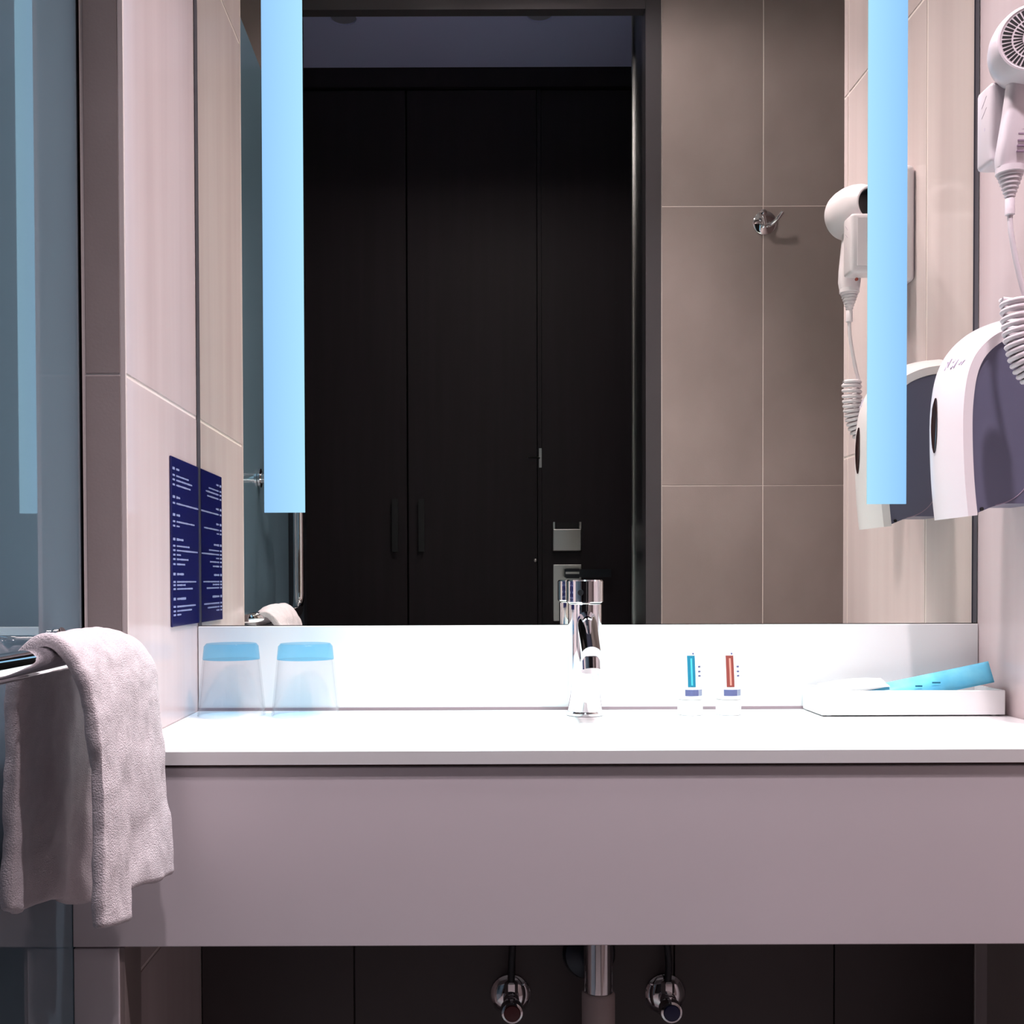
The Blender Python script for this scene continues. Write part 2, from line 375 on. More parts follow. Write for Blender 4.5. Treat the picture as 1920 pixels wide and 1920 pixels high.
# ---------------------------------------------------------------- mirror with its two light strips
ZM0, ZM1 = Z(-83), 2.25
mi = tag(empty('wall_mirror', (X(230), D, ZM0)), 'large frameless mirror with two light strips above the vanity', 'mirror')
box('mirror_glass', X(-487), X(957), D, D + 0.006, ZM0, ZM1, 'mirror', mi)
box('edge_strip', XL + 0.0005, X(-487.5), D + 0.001, D + 0.006, ZM0, ZM1, 'mirror_edge', mi)
box('edge_strip', X(959.5), XR - 0.0005, D + 0.001, D + 0.006, ZM0, ZM1, 'mirror_edge', mi)
box('edge_seal', X(957), X(959.4), D - 0.0005, D + 0.005, ZM0, ZM1, 'dark_seal', mi)
for a, b, z0, sm in ((-368, -292, 128, 'strip_a'), (760, 833, 140, 'strip_b')):
    box('light_strip', X(a), X(b), D - 0.0012, D - 0.0002, Z(z0), ZM1 - 0.03, sm, mi)
# ---------------------------------------------------------------- vanity
ZT = Z(-243); YF = Y(0.757)
vt = tag(empty('vanity_worktop', (X(230), (YF + D) / 2, ZT - 0.015)), 'glossy white vanity worktop with backsplash under the mirror', 'worktop')
def slab_with_hole(x0, x1, y0, y1, z0, z1, cx, cy, rx, ry, n=72):
    ang = sorted([2 * PI * i / n for i in range(n)] + [math.atan2(y - cy, x - cx) % (2 * PI) for x in (x0, x1) for y in (y0, y1)])
    out, inn = [], []
    for a in ang:
        dx, dy = math.cos(a), math.sin(a)
        t = min((((x1 if dx > 0 else x0) - cx) / dx) if abs(dx) > 1e-9 else 1e9, (((y1 if dy > 0 else y0) - cy) / dy) if abs(dy) > 1e-9 else 1e9)
        out.append((cx + dx * t, cy + dy * t))
        q = 1 / math.sqrt((dx / rx) ** 2 + (dy / ry) ** 2); inn.append((cx + dx * q, cy + dy * q))
    m = len(ang); V = []
    for z in (z1, z0):
        V += [(p[0], p[1], z) for p in out] + [(p[0], p[1], z) for p in inn]
    F = []
    for i in range(m):
        j = (i + 1) % m
        F += [(i, j, m + j, m + i), (2 * m + i, 3 * m + i, 3 * m + j, 2 * m + j), (i, 2 * m + i, 2 * m + j, j), (m + i, m + j, 3 * m + j, 3 * m + i)]
    return V, F
BX, BY, BRX, BRY = X(222), Y(0.852), 0.21, 0.085
v, f = slab_with_hole(XL + 0.001, XR - 0.001, YF, D + 0.003, ZT - 0.0150, ZT, BX, BY, BRX, BRY)
v2, f2 = boxv(XG + 0.0005, XL + 0.001, YF, YP - 0.001, ZT - 0.0150, ZT)
finish('top_slab', *merge([(v, f), (v2, f2)]), 'stone', vt)
bo = lathe('basin', [(1.0, -0.0002), (0.995, -0.02), (0.97, -0.05), (0.90, -0.08), (0.70, -0.098), (0.10, -0.104), (0.10, -0.112), (0.72, -0.106), (0.94, -0.088), (1.02, -0.05), (1.03, -0.0160), (1.0, -0.0158)], (0, 0, 0), 'stone', vt, n=64, closed=True)
for q in bo.data.vertices: q.co.x = q.co.x * BRX; q.co.y = q.co.y * BRY
bo.location = Vector((BX, BY, ZT - 0.112)) - WORLD[vt.name]
lathe('drain', [(0.001, 0.0), (0.020, 0.0), (0.022, 0.002), (0.018, 0.0035), (0.001, 0.0035)], (BX, BY, ZT - 0.1045), 'chrome', bo, n=24).location = (0, 0, 0.0075)
box('backsplash', XL + 0.001, XR - 0.001, D - 0.005, D + 0.003, ZT + 0.0005, ZM0 - 0.0012, 'stone', vt, 0.001)
box('silicone_seam', XL + 0.001, XR - 0.001, D - 0.0075, D - 0.0050, ZT + 0.0002, ZT + 0.0045, 'silicone', vt)
ap = tag(empty('vanity_apron', (X(230), Y(0.77), 0.0)), 'white laminate vanity front panel with a side leg', 'cabinet')
ZA0, ZA1 = Z(-524), Z(-267.5)
box('front_panel', XG + 0.0005, XR - 0.001, Y(0.760), Y(0.760) + 0.018, ZA0, ZA1, 'laminate', ap, 0.001)
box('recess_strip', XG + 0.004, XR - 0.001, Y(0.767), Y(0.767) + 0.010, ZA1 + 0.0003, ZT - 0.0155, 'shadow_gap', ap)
box('leg_panel', XG + 0.0005, XL + 0.0005, Y(0.761), YP - 0.001, 0.0, ZA0 - 0.0025, 'laminate', ap, 0.001)
box('leg_return', XL + 0.0005, XL + 0.006, Y(0.763), Y(0.802), 0.0, ZA0 - 0.0025, 'tile_taupe', ap)
box('side_panel', XR - 0.012, XR - 0.0005, Y(0.80), Y(0.963), 0.0, ZA0 - 0.001, 'tile_taupe', ap)

# ---------------------------------------------------------------- shower glass with its towel rail
sg = tag(empty('shower_glass', (XG, Y(0.53), 0.0)), 'frosted teal shower glass panel left of the vanity', 'glass panel')
box('pane', XG - 0.010, XG, YB + 0.012, YP - 0.006, 0.012, 2.2, 'frosted', sg)
box('seal', XG - 0.008, XG - 0.002, YP - 0.006, YP + 0.003, 0.012, 2.2, 'seal', sg)
box('floor_channel', XG - 0.014, XG + 0.004, YB + 0.012, YP - 0.006, 0.0, 0.012, 'steel', sg)
XT, RT = X(-470), 0.0125
zl, zu, yv, ye = Z(-89), Z(284), Y(0.455), Y(0.735)
def arc(c, r, a0, a1, fn, n=8): return [fn(c, r, a0 + (a1 - a0) * i / n) for i in range(n + 1)]
br = 0.045
yu = Y(0.525)
path = [(XG, yu, zu), (XT - 0.03, yu, zu)]
path += [(XT - 0.03 + 0.03 * math.sin(a), yu - 0.03 * (1 - math.cos(a)), zu) for a in [PI / 2 * i / 6 for i in range(1, 7)]]
path += [(XT, yv + br - br * math.sin(a), zu - br * (1 - math.cos(a))) for a in [PI / 2 * i / 8 for i in range(0, 9)]]
path += [(XT, yv + br - br * math.cos(a), zl + br - br * math.sin(a)) for a in [PI / 2 * i / 8 for i in range(0, 9)]]
path += [(XT - 0.03 + 0.03 * math.cos(a), ye - 0.03 + 0.03 * math.sin(a), zl) for a in [PI / 2 * i / 6 for i in range(0, 7)]]
path += [(XG, ye, zl)]
tr = tube('towel_rail', path, RT, 'chrome', sg, 20)
for zz, yy in ((zu, yu), (zl, ye)): lathe('rail_flange', [(0.012, 0), (0.021, 0.001), (0.021, 0.006), (0.0128, 0.008)], (XG, yy, zz), 'chrome', tr, 'X', 24)

# ---------------------------------------------------------------- towel
def towel():
    prof = [(-522, -388), (-521, -330), (-518, -260), (-514, -190), (-509, -135), (-500, -98), (-487, -76), (-470, -66), (-453, -72), (-438, -90), (-427, -116), (-421, -150), (-417, -200), (-416, -260), (-417, -330), (-418, -390)]
    P = spline([(a, 0, b) for a, b in prof], 5); n = len(P); NS = 44
    s0, s1 = 0.600, 0.738
    V, F = [], []
    itop = min(range(n), key=lambda i: abs(P[i].x + 470) + abs(P[i].z + 66))
    for j in range(NS + 1):
        t = j / NS; s = s0 + (s1 - s0) * t
        for i, p in enumerate(P):
            x, z = p.x, p.z
            side = 1 if i > itop else -1
            drop = max(0.0, min(1.0, (-80 - z) / 310.0))
            top = max(0.0, 1 - drop * 6)
            z -= top * 14 * max(0, (t - 0.55) / 0.45) ** 1.6          # crest sags at the far end
            if side > 0:
                hem = (-394 - 60 * t) if t < 0.36 else (-380 - 27 * (t - 0.36) / 0.64)
                z = -80 + (z + 80) * ((hem + 80) / -310.0) if z < -80 else z
                x += drop * 2.5 * math.sin(t * 9 + 0.6) * (0.4 + drop) - 9 * t * min(1, drop * 3) * (1 - drop) + 30 * max(0, drop - 0.45) ** 1.3 * t
                x += 2.2 * math.sin(drop * 17 + t * 7) * drop * t
                x += (8 if t < 0.36 else 0) * drop * 0.5
            else:
                hem = -374 - 68 * t - 6 * math.sin(t * 9)
                z = -80 + (z + 80) * ((hem + 80) / -310.0) if z < -80 else z
                x += drop * 9 * math.sin(t * 13 + 1.0)
            jitter = 1.0 * math.sin(i * 0.9 + j * 0.5) * math.sin(j * 0.37)
            V.append((X(x + jitter), Y(s) + 0.004 * math.sin(z * 0.02) * (1 if j in (0, NS) else 0.3), Z(z)))
    for j in range(NS):
        for i in range(n - 1):
            F.append((j * n + i, j * n + i + 1, (j + 1) * n + i + 1, (j + 1) * n + i))
    o = finish('hand_towel', V, F, 'towel', None, True)
    so = o.modifiers.new('thickness', 'SOLIDIFY'); so.thickness = 0.013; so.offset = 0.0; so.use_even_offset = True
    sb = o.modifiers.new('soft', 'SUBSURF'); sb.levels = 1; sb.render_levels = 1
    tx = bpy.data.textures.new('terry', 'CLOUDS'); tx.noise_scale = 0.035
    dm = o.modifiers.new('wrinkle', 'DISPLACE'); dm.texture = tx; dm.strength = 0.006; dm.mid_level = 0.5; dm.texture_coords = 'LOCAL'
    return o
tag(towel(), 'thick white terry hand towel folded over the chrome rail', 'towel')

# ---------------------------------------------------------------- faucet
fx, fy = X(231.5 * 0.957), Y(0.957)
fa = tag(empty('basin_faucet', (fx, fy, ZT)), 'chrome single-lever basin faucet standing on the worktop', 'faucet')
lathe('base_ring', [(0.026, 0.0), (0.027, 0.001), (0.027, 0.004), (0.0245, 0.006), (0.02, 0.006), (0.02, 0.0)], (fx, fy, ZT + 0.0002), 'chrome', fa, n=48, closed=True)
hb = (243 - 43) * K
lathe('body', [(0.0235, 0.006), (0.0240, 0.008), (0.0240, hb - 0.001), (0.0232, hb)], (fx, fy, ZT), 'chrome', fa, n=48)
ht = (243 - 0) * K
lv = lathe('lever_cap', [(0.0245, hb + 0.0015), (0.0262, hb + 0.003), (0.0262, ht - 0.002), (0.0245, ht), (0.001, ht + 0.0005)], (fx, fy, ZT), 'chrome', fa, n=48)
sx, sz = fx - 0.009, ZT + ht - 0.018
lathe('screw_hole', [(0.001, -0.0005), (0.0042, -0.0005), (0.0042, 0.002), (0.001, 0.002)], (sx, fy - 0.0262, sz), 'black_plastic', lv, 'Y', 16)
p0 = Vector((fx + 0.001, fy - 0.010, ZT + 0.140)); p1 = Vector((X(213), Y(0.872), ZT + 0.094))
tube('spout', [p0.lerp(p1, i / 6) for i in range(7)], 0.0140, 'chrome', fa, 28)
dv = (p1 - p0).normalized()
ae = tube('aerator', [p1 + Vector((0, 0.010, -0.004)), p1 + Vector((0, 0.006, -0.017)), p1 + Vector((0, 0.005, -0.0195))], 0.0135, 'chrome', fa, 28)

# ---------------------------------------------------------------- tumblers
def tumbler(uc, s, lab):
    c = (X(uc * s), Y(s), ZT + 0.0006)
    t = tag(empty('tumbler', c), lab, 'glass', 'upturned tumblers on the worktop')
    H, rb, rt, th = 130 * K, 61 * K, 48 * K, 0.0022
    hb = H - 29 * K
    def ro(h): return rb + (rt - rb) * h / H
    outer = [(ro(0) - 0.001, 0.0), (ro(0), 0.001), (ro(hb * .33), hb * .33), (ro(hb * .66), hb * .66), (ro(hb), hb)]
    inner = [(ro(hb) - th, hb), (ro(hb * .5) - th, hb * .5), (ro(0) - th, 0.001), (ro(0) - th + 0.0005, 0.0)]
    lathe('wall', outer + inner, c, 'glass_clear', t, n=48, closed=True)
    base = [(0.001, hb + 0.0004), (ro(hb) - 0.006, hb + 0.0006), (ro(hb) - 0.0005, hb + 0.0004), (ro(hb), hb + 0.001), (ro(H - 0.004), H - 0.004), (ro(H) - 0.003, H), (0.001, H - 0.002)]
    lathe('thick_base', base, c, 'glass_blue', t, n=48)
tumbler(-432, 0.962, 'blue-bottomed upturned tumbler beside the left tiled wall')
tumbler(-293, 0.958, 'blue-bottomed upturned tumbler on the side towards the faucet')

# ---------------------------------------------------------------- toiletry tubes
def toiletry(uc, s, lm, lab):
    c = (X(uc * s), Y(s), ZT + 0.0004); r = 24 * s * K
    t = tag(empty('toiletry_tube', c), lab, 'tube', 'toiletry tubes behind the basin')
    lathe('cap', [(r * .93, 0), (r * .97, 0.001), (r * .97, 0.020), (r * .93, 0.022)], c, 'tube_white', t, n=36)
    V, F = [], []; n = 36; hh = [0.0225, 0.03, 0.05, 0.075, 0.095, 0.108, 0.113]
    for h in hh:
        q = (h - 0.0225) / (0.113 - 0.0225); ry = 1 - 0.93 * q ** 1.4; rx = 1 + 0.10 * q
        for i in range(n):
            a = 2 * PI * i / n; V.append((c[0] + r * .95 * rx * math.cos(a), c[1] + r * .95 * ry * math.sin(a), c[2] + h))
    for j in range(len(hh) - 1):
        for i in range(n): F.append((j * n + i, j * n + (i + 1) % n, (j + 1) * n + (i + 1) % n, (j + 1) * n + i))
    F.append(tuple(range(n))[::-1]); F.append(tuple((len(hh) - 1) * n + i for i in range(n)))
    body = finish('body', V, F, 'tube_white', t); shade(body)
    def patch(name, u0, u1, h0, h1, m, nu=6, nh=5, lift=0.0003):
        V, F = [], []
        for j in range(nh + 1):
            h = h0 + (h1 - h0) * j / nh; q = (h - 0.0225) / (0.113 - 0.0225); ry = 1 - 0.93 * max(q, 0) ** 1.4; rx = 1 + 0.10 * max(q, 0)
            for i in range(nu + 1):
                u = u0 + (u1 - u0) * i / nu; a = math.asin(max(-0.98, min(0.98, u / (r * .95 * rx))))
                V.append((c[0] + u, c[1] - r * .95 * ry * math.cos(a) - lift, c[2] + h))
        V += [(p[0], p[1] + 0.0006, p[2]) for p in V]
        N = (nu + 1) * (nh + 1); W = nu + 1
        for j in range(nh):
            for i in range(nu):
                F.append((j * W + i, j * W + i + 1, (j + 1) * W + i + 1, (j + 1) * W + i)); F.append((N + j * W + i, N + (j + 1) * W + i, N + (j + 1) * W + i + 1, N + j * W + i + 1))
        return finish(name, V, F, m, body)
    q = K * s
    patch('colour_bar', -8 * q, 6.5 * q, 53 * q, 111 * q, lm)
    patch('bar_lettering', -2.2 * q, 1.2 * q, 56 * q, 106 * q, 'wrap_white' if 0 else (mat('cyan lettering', (0.06, 0.42, 0.55, 1), 0.5) if lm == 'label_blue' else mat('peach lettering', (0.62, 0.25, 0.20, 1), 0.5)), 2, 5, 0.0006)
    for hq in (72, 80, 89): patch('small_print', 12 * q, 17 * q, hq * q, (hq + 3) * q, 'label_grey', 2, 1)
    patch('print_mark', 2 * q, 5 * q, 113 * q, 116 * q, 'label_grey', 2, 1)
    patch('lower_label', -13 * q, 12 * q, 36.5 * q, 48 * q, 'label_grey', 6, 2)
    patch('label_frame', 12.6 * q, 20 * q, 36.5 * q, 48 * q, mat('pale label', (0.26, 0.29, 0.40, 1), 0.5), 3, 2)
toiletry(429, 0.958, 'label_blue', 'white toiletry tube with a cyan vertical label')
toiletry(501, 0.958, 'label_red', 'white toiletry tube with an orange-red vertical label')

# ---------------------------------------------------------------- amenity tray and sachets
tx0, tx1, ty0, ty1 = X(636), X(958), Y(0.938), D - 0.012
th = 46 * K
tr = tag(empty('amenity_tray', ((tx0 + tx1) / 2, (ty0 + ty1) / 2, ZT)), 'white open tray at the right end of the worktop', 'tray')
box('tray_floor', tx0 + 0.003, tx1 - 0.003, ty0 + 0.003, ty1 - 0.003, ZT + 0.0022, ZT + 0.005, 'stone', tr)
box('tray_wall', tx0, tx1, ty0, ty0 + 0.003, ZT + 0.0022, ZT + th, 'stone', tr, 0.001)
box('tray_wall', tx0, tx1, ty1 - 0.003, ty1, ZT + 0.0022, ZT + th, 'stone', tr, 0.001)
box('tray_wall', tx0, tx0 + 0.003, ty0 + 0.003, ty1 - 0.003, ZT + 0.0022, ZT + th, 'stone', tr)
box('tray_wall', tx1 - 0.003, tx1, ty0 + 0.003, ty1 - 0.003, ZT + 0.0022, ZT + th, 'stone', tr)
for qx in (tx0 + 0.012, tx1 - 0.012):
    for qy in (ty0 + 0.010, ty1 - 0.010): lathe('foot', [(0.003, 0.0001), (0.004, 0.0023)], (qx, qy, ZT), 'tube_white', tr, n=12)
def pillow(name, a, b, w, t, m, lab, cat, tilt=0.0, endm=None):
    """flat sealed sachet from a to b (along x), width w in y, thickness t"""
    a, b = Vector(a), Vector(b); V, F = [], []; nu, nv = 24, 10
    d = (b - a).normalized(); wv = Vector((0, math.cos(tilt), math.sin(tilt))); nv_ = d.cross(wv).normalized()
    if nv_.z < 0: nv_ = -nv_
    for sgn in (1, -1):
        for i in range(nu + 1):
            for j in range(nv + 1):
                u, q = i / nu, j / nv
                hgt = t / 2 * (max(0, math.sin(PI * min(max((u - .04) / .92, 0), 1))) ** .45) * (math.sin(PI * q) ** .6 if 0 < q < 1 else 0)
                hgt += 0.0003
                V.append(tuple(a.lerp(b, u) + wv * (q - .5) * w + nv_ * (sgn * hgt)))
    N = (nu + 1) * (nv + 1); W = nv + 1
    for i in range(nu):
        for j in range(nv):
            F.append((i * W + j, i * W + j + 1, (i + 1) * W + j + 1, (i + 1) * W + j))
            F.append((N + i * W + j, N + (i + 1) * W + j, N + (i + 1) * W + j + 1, N + i * W + j + 1))
    for i in range(nu):
        for j in (0, nv): F.append((i * W + j, (i + 1) * W + j, N + (i + 1) * W + j, N + i * W + j))
    for j in range(nv):
        for i in (0, nu): F.append((i * W + j, i * W + j + 1, N + i * W + j + 1, N + i * W + j))
    o = finish(name, V, F, m, None, True)
    return tag(o, lab, cat)
ym = (ty0 + ty1) / 2
bp = pillow('toothbrush_packet', (X(712), ym - 0.008, ZT + 0.020), (X(955), ym - 0.008, ZT + 0.060), 0.034, 0.014, 'foil_blue', 'sky blue sealed sachet sloping up to the right in the tray', 'sachet', 1.0)
for uu, w_ in ((-0.030, 0.010), (-0.006, 0.012)):
    cpt = Vector((X(850) + uu, ym - 0.0155, ZT + 0.0455 + uu * 0.2))
    box('print_mark', cpt.x, cpt.x + w_, cpt.y - 0.0035, cpt.y - 0.0030, cpt.z, cpt.z + 0.0022, 'label_blue', bp)
pillow('shower_cap_packet', (X(655), ym + 0.006, ZT + 0.036), (X(770), ym + 0.004, ZT + 0.044), 0.036, 0.016, 'wrap_white', 'white paper sachet lying at the left end of the tray', 'sachet', 0.25)
pillow('comb_packet', (X(700), ym - 0.004, ZT + 0.026), (X(850), ym - 0.002, ZT + 0.026), 0.036, 0.016, 'wrap_white', 'white sachet under the blue sachet in the tray', 'sachet', 0.1)

# ---------------------------------------------------------------- blue plaque on the left wall
pl = tag(empty('notice_plaque', (XL, Y(0.945), Z(-78))), 'navy blue notice plaque with white lines of text on the left wall', 'sign')
py0, py1, pz0, pz1 = Y(0.905), Y(0.9985), Z(-78), Z(213)
box('plate', XL + 0.0003, XL + 0.0030, py0, py1, pz0, pz1, 'navy', pl, 0.0006, 1)
lines = [(215, 65), (275, 155), (315, 190), (360, 175), (470, 70), (525, 255), (630, 65), (690, 215), (730, 65), (850, 100), (910, 160), (950, 245), (990, 70), (1030, 145), (1075, 115), (1165, 100), (1235, 230), (1265, 115), (1300, 190), (1390, 120), (1460, 220), (1500, 180), (1535, 70)]
for yy, ln in lines:
    zc_ = pz1 - (pz1 - pz0) * (yy - 110) / 1530.0
    wtot = py1 - py0; hgt = 0.0026 if yy not in (215, 470, 630, 850, 1165, 1390) else 0.0036
    parts = [boxv(XL + 0.0030, XL + 0.0033, py0 + 0.022 * wtot + 0.002, py0 + 0.11 * wtot, zc_ - hgt / 2, zc_ + hgt / 2)]
    p = py0 + 0.16 * wtot; e = py0 + wtot * min(0.97, (ln + 12) / 275.0)
    while p < e - 0.002:
        wl_ = random.choice((0.0016, 0.0022, 0.003))
        hh = hgt / 2 * random.choice((0.8, 1.0, 0.7))
        parts.append(boxv(XL + 0.0030, XL + 0.0033, p, min(p + wl_, e), zc_ - hh, zc_ + hh)); p += wl_ + 0.0006
    finish('text_line', *merge(parts), 'ink_white', pl)

# ---------------------------------------------------------------- robe hook
hx, hy, hz = X(567 * 1.736), YB, Z((1088 - 425) * 1.736)
hk = tag(empty('robe_hook', (hx, hy, hz)), 'small chrome robe hook on the taupe tiles, seen in the mirror', 'hook')
lathe('rose', [(0.030, 0.0003), (0.031, 0.002), (0.0305, 0.006), (0.026, 0.009), (0.001, 0.011)], (hx, hy, hz), 'chrome', hk, 'Y', 36)
for i, (dx, dz) in enumerate(((0.034, 0.014), (-0.018, 0.006))):
    tube('prong', spline([(hx, hy + 0.006, hz - 0.004), (hx + dx * .25, hy + 0.026, hz - 0.012), (hx + dx * .65, hy + 0.040, hz - 0.004 + dz * .2), (hx + dx, hy + 0.046, hz + dz)], 6), 0.0055, 'chrome', hk, 14)
lathe('ball', [(0.001, 0), (0.008, 0.003), (0.0105, 0.010), (0.008, 0.017), (0.001, 0.020)], (hx - 0.010, hy + 0.014, hz + 0.018), 'chrome', hk, 'Y', 20)

# ---------------------------------------------------------------- paper dispenser on the right wall
ds = tag(empty('paper_dispenser', (XR, Y(0.912), Z(102))), 'white and slate grey dispenser on the right wall below the hair dryer', 'dispenser')
edge = [(838, 103), (834, 140), (831, 180), (829, 230), (829, 275), (832, 312), (837, 340), (844.5, 361), (855, 378), (871, 394), (892, 407), (925, 418), (967, 423)]
E = [(p.x, p.z) for p in spline([(a, 0, b) for a, b in edge], 4)]
def normals(L):
    out = []
    for i in range(len(L)):
        a, b = L[max(i - 1, 0)], L[min(i + 1, len(L) - 1)]
        t = Vector((b[0] - a[0], b[1] - a[1])).normalized(); out.append((-t.y, t.x))
    return out
NE = normals(E)
sn, sf = 0.882, 0.942
rows = []
NJ = 16
for j in range(NJ + 1):
    q = -1 + 2 * j / NJ; off = 21 * (1 - q * q)
    rows.append((sn + (sf - sn) * j / NJ, [(e[0] + n_[0] * off, e[1] + n_[1] * off) for e, n_ in zip(E, NE)]))
inner = [(e[0] - n_[0] * 15.5, e[1] - n_[1] * 15.5) for e, n_ in zip(E, NE)]
rows = [(sn, inner)] + rows + [(sf, inner)]
V, F = [], []; n = len(E)
for s, L in rows:
    for a, b in L: V.append((min(X(a), XR - 0.0006), Y(s), Z(b)))
m_ = len(rows)
for j in range(m_):
    k = (j + 1) % m_
    for i in range(n - 1): F.append((j * n + i, j * n + i + 1, k * n + i + 1, k * n + i))
F.append(tuple(j * n for j in range(m_))); F.append(tuple(j * n + n - 1 for j in range(m_)))
sh = finish('white_cover', V, F, 'white_plastic', ds); shade(sh, 40)
poly = [(min(X(a), XR - 0.0008), Z(b)) for a, b in [(e[0] - n_[0] * 16.0, e[1] - n_[1] * 16.0) for e, n_ in zip(E, NE)]]
poly = [p for p in poly if p[1] > Z(109)] + [(XR - 0.0008, Z(124)), (X(898), Z(124)), (X(880), Z(119)), (X(856), Z(109))]
v, f = prism_v(poly, Y(sn) + 0.004, Y(sf) - 0.004)
sp = finish('side_panel', v, f, 'grey_plastic', ds)
gr = [(X(a), Y(sn) + 0.0036, Z(b)) for a, b in [(p.x, p.z) for p in spline([(885, 0, 121), (905, 0, 127), (925, 0, 140), (940, 0, 160), (950, 0, 190)], 5)]]
tube('seam_line', gr, 0.0006, 'print', sp, 6)
tube('seam_line', [(p[0], Y(sf) - 0.0036, p[2]) for p in gr], 0.0006, 'print', sp, 6)
# oval sight window on the ridge of the cover
def ridge_x(zq):
    L = rows[1 + NJ // 2][1]
    return min(L, key=lambda p: abs(p[1] - zq))[0]
V, F = [], []; no = 28
for lay, dx in ((0, 1.5), (1, -1.2)):
    for i in range(no):
        a = 2 * PI * i / no; zq = 261 + 47 * math.sin(a); V.append((X(ridge_x(zq) + dx), Y(0.912) + 0.0085 * math.cos(a), Z(zq)))
F.append(tuple(range(no))); F.append(tuple(range(no, 2 * no))[::-1])
for i in range(no): F.append((i, (i + 1) % no, no + (i + 1) % no, no + i))
finish('sight_window', V, F, mat('dark brown window', (0.03, 0.015, 0.015, 1), 0.15), sh)
# faint brand mark strokes on the cover shoulder
def surf(sq, zq):
    q = (sq - sn) / (sf - sn) * 2 - 1; off = 21 * (1 - q * q)
    L = [(e[0] + n_[0] * off, e[1] + n_[1] * off) for e, n_ in zip(E, NE)]
    return min(L, key=lambda p: abs(p[1] - zq))[0]
parts = []
for sq, z0, z1 in ((0.906, 352, 366), (0.903, 355, 370), (0.8985, 352, 357), (0.8985, 362, 367), (0.8955, 353, 366), (0.8915, 357, 361), (0.8895, 356, 363)):
    pth = [(X(surf(sq - 0.0015 * t_, z0 + (z1 - z0) * t_) - 0.3), Y(sq - 0.0015 * t_), Z(z0 + (z1 - z0) * t_)) for t_ in (0, .33, .66, 1)]
    parts.append(tube_v(pth, 0.0009, 6))
finish('brand_mark', *merge(parts), 'print_pale', sh)
for yy in (Y(sn) + 0.003, Y(sf) - 0.003):
    lathe('pin', [(0.0005, -0.001), (0.0025, -0.001), (0.0025, 0.001), (0.0005, 0.001)], (X(862), yy, Z(115)), 'black_plastic', sp, 'Y', 12)

# ---------------------------------------------------------------- hair dryer holder
hh = tag(empty('dryer_holder', (XR, Y(0.845), Z(632))), 'white wall holder carrying the hair dryer on the right wall', 'holder')
box('wall_plate', X(940), XR - 0.0004, Y(0.793), Y(0.862), Z(632), Z(880), 'dryer_plastic', hh, 0.010, 4)
v, f = bevelled(*boxv(X(829), X(941), Y(0.8385), Y(0.863), Z(650), Z(776)), 0.006, 3)
cr = finish('cradle', v, f, 'dryer_plastic', hh); shade(cr, 40)
for z_, l_ in ((752, 12), (736, 10)):
    finish('rating_mark', *prism_v([(Y(0.8525), Z(z_ - 6)), (Y(0.8535), Z(z_ - 7)), (Y(0.8465), Z(z_ + l_ - 6)), (Y(0.8455), Z(z_ + l_ - 5))], X(828.7), X(829.6), 'YZ'), 'print', cr)
box('switch_mark', X(828.8), X(829.6), Y(0.8480), Y(0.8490), Z(706), Z(711), 'print_pale', cr)
box('front_recess', X(842), X(925), Y(0.8632), Y(0.8640), Z(664), Z(766), 'dryer_plastic', cr, 0.0002, 1)
lathe('indicator', [(0.0005, 0), (0.0028, 0.0), (0.0028, 0.0025), (0.0005, 0.003)], (X(852), Y(0.8470), Z(644)), 'amber', cr, 'Y', 12)

# ---------------------------------------------------------------- hair dryer
hc = Vector((X(868), Y(0.820), Z(806)))
hd = tag(empty('hair_dryer', (X(852), Y(0.832), Z(560))), 'white hair dryer with a coiled cord hanging in its wall holder', 'hair dryer')
TURN = math.radians(-17)
def turned(v):
    c, q = math.cos(TURN), math.sin(TURN)
    return [(hc.x + (p[0] - hc.x) * c - (p[1] - hc.y) * q, hc.y + (p[0] - hc.x) * q + (p[1] - hc.y) * c, p[2]) for p in v]
def head_part(name, prof, m, parent, n=56):
    v, f = lathe_v(prof, hc, 'Y', n); o = finish(name, turned(v), f, m, parent); shade(o); return o
body = head_part('head', [(30 * K, -0.0290), (45 * K, -0.0300), (47.5 * K, -0.0318), (50 * K, -0.0312), (53.5 * K, -0.026), (56.5 * K, -0.015), (57.5 * K, -0.002), (56 * K, 0.011), (52 * K, 0.023), (46 * K, 0.033), (41 * K, 0.040), (38 * K, 0.046), (36 * K, 0.0468), (34 * K, 0.046), (34 * K, 0.020), (30 * K, 0.020)], 'dryer_plastic', hd)
head_part('nozzle_core', [(0.001, 0.0205), (33 * K, 0.0205), (33.4 * K, 0.0425), (31 * K, 0.0425), (29 * K, 0.026), (0.001, 0.026)], 'black_plastic', body, 40)
head_part('intake_recess', [(0.001, -0.0304), (45 * K, -0.0304), (45 * K, -0.0298), (0.001, -0.0298)], 'dryer_plastic', body, 48)
parts = []
for r0, r1, cnt in ((31, 44.0, 42), (16, 28.5, 32), (6, 13.5, 14)):
    for i in range(cnt):
        a = 2 * PI * i / cnt; da0 = 0.66 * PI / cnt
        c_ = []
        for rr, s_ in ((r0, -1), (r1, -1), (r1, 1), (r0, 1)):
            aa = a + s_ * da0 * (1 if rr == r0 else r0 / r1 * 1.3)
            c_.append((hc.x + rr * K * math.cos(aa), hc.z + rr * K * math.sin(aa)))
        parts.append(prism_v(c_, hc.y - 0.0307, hc.y - 0.0300))
v, f = merge(parts)
finish('intake_slots', turned(v), f, 'black_plastic', body)
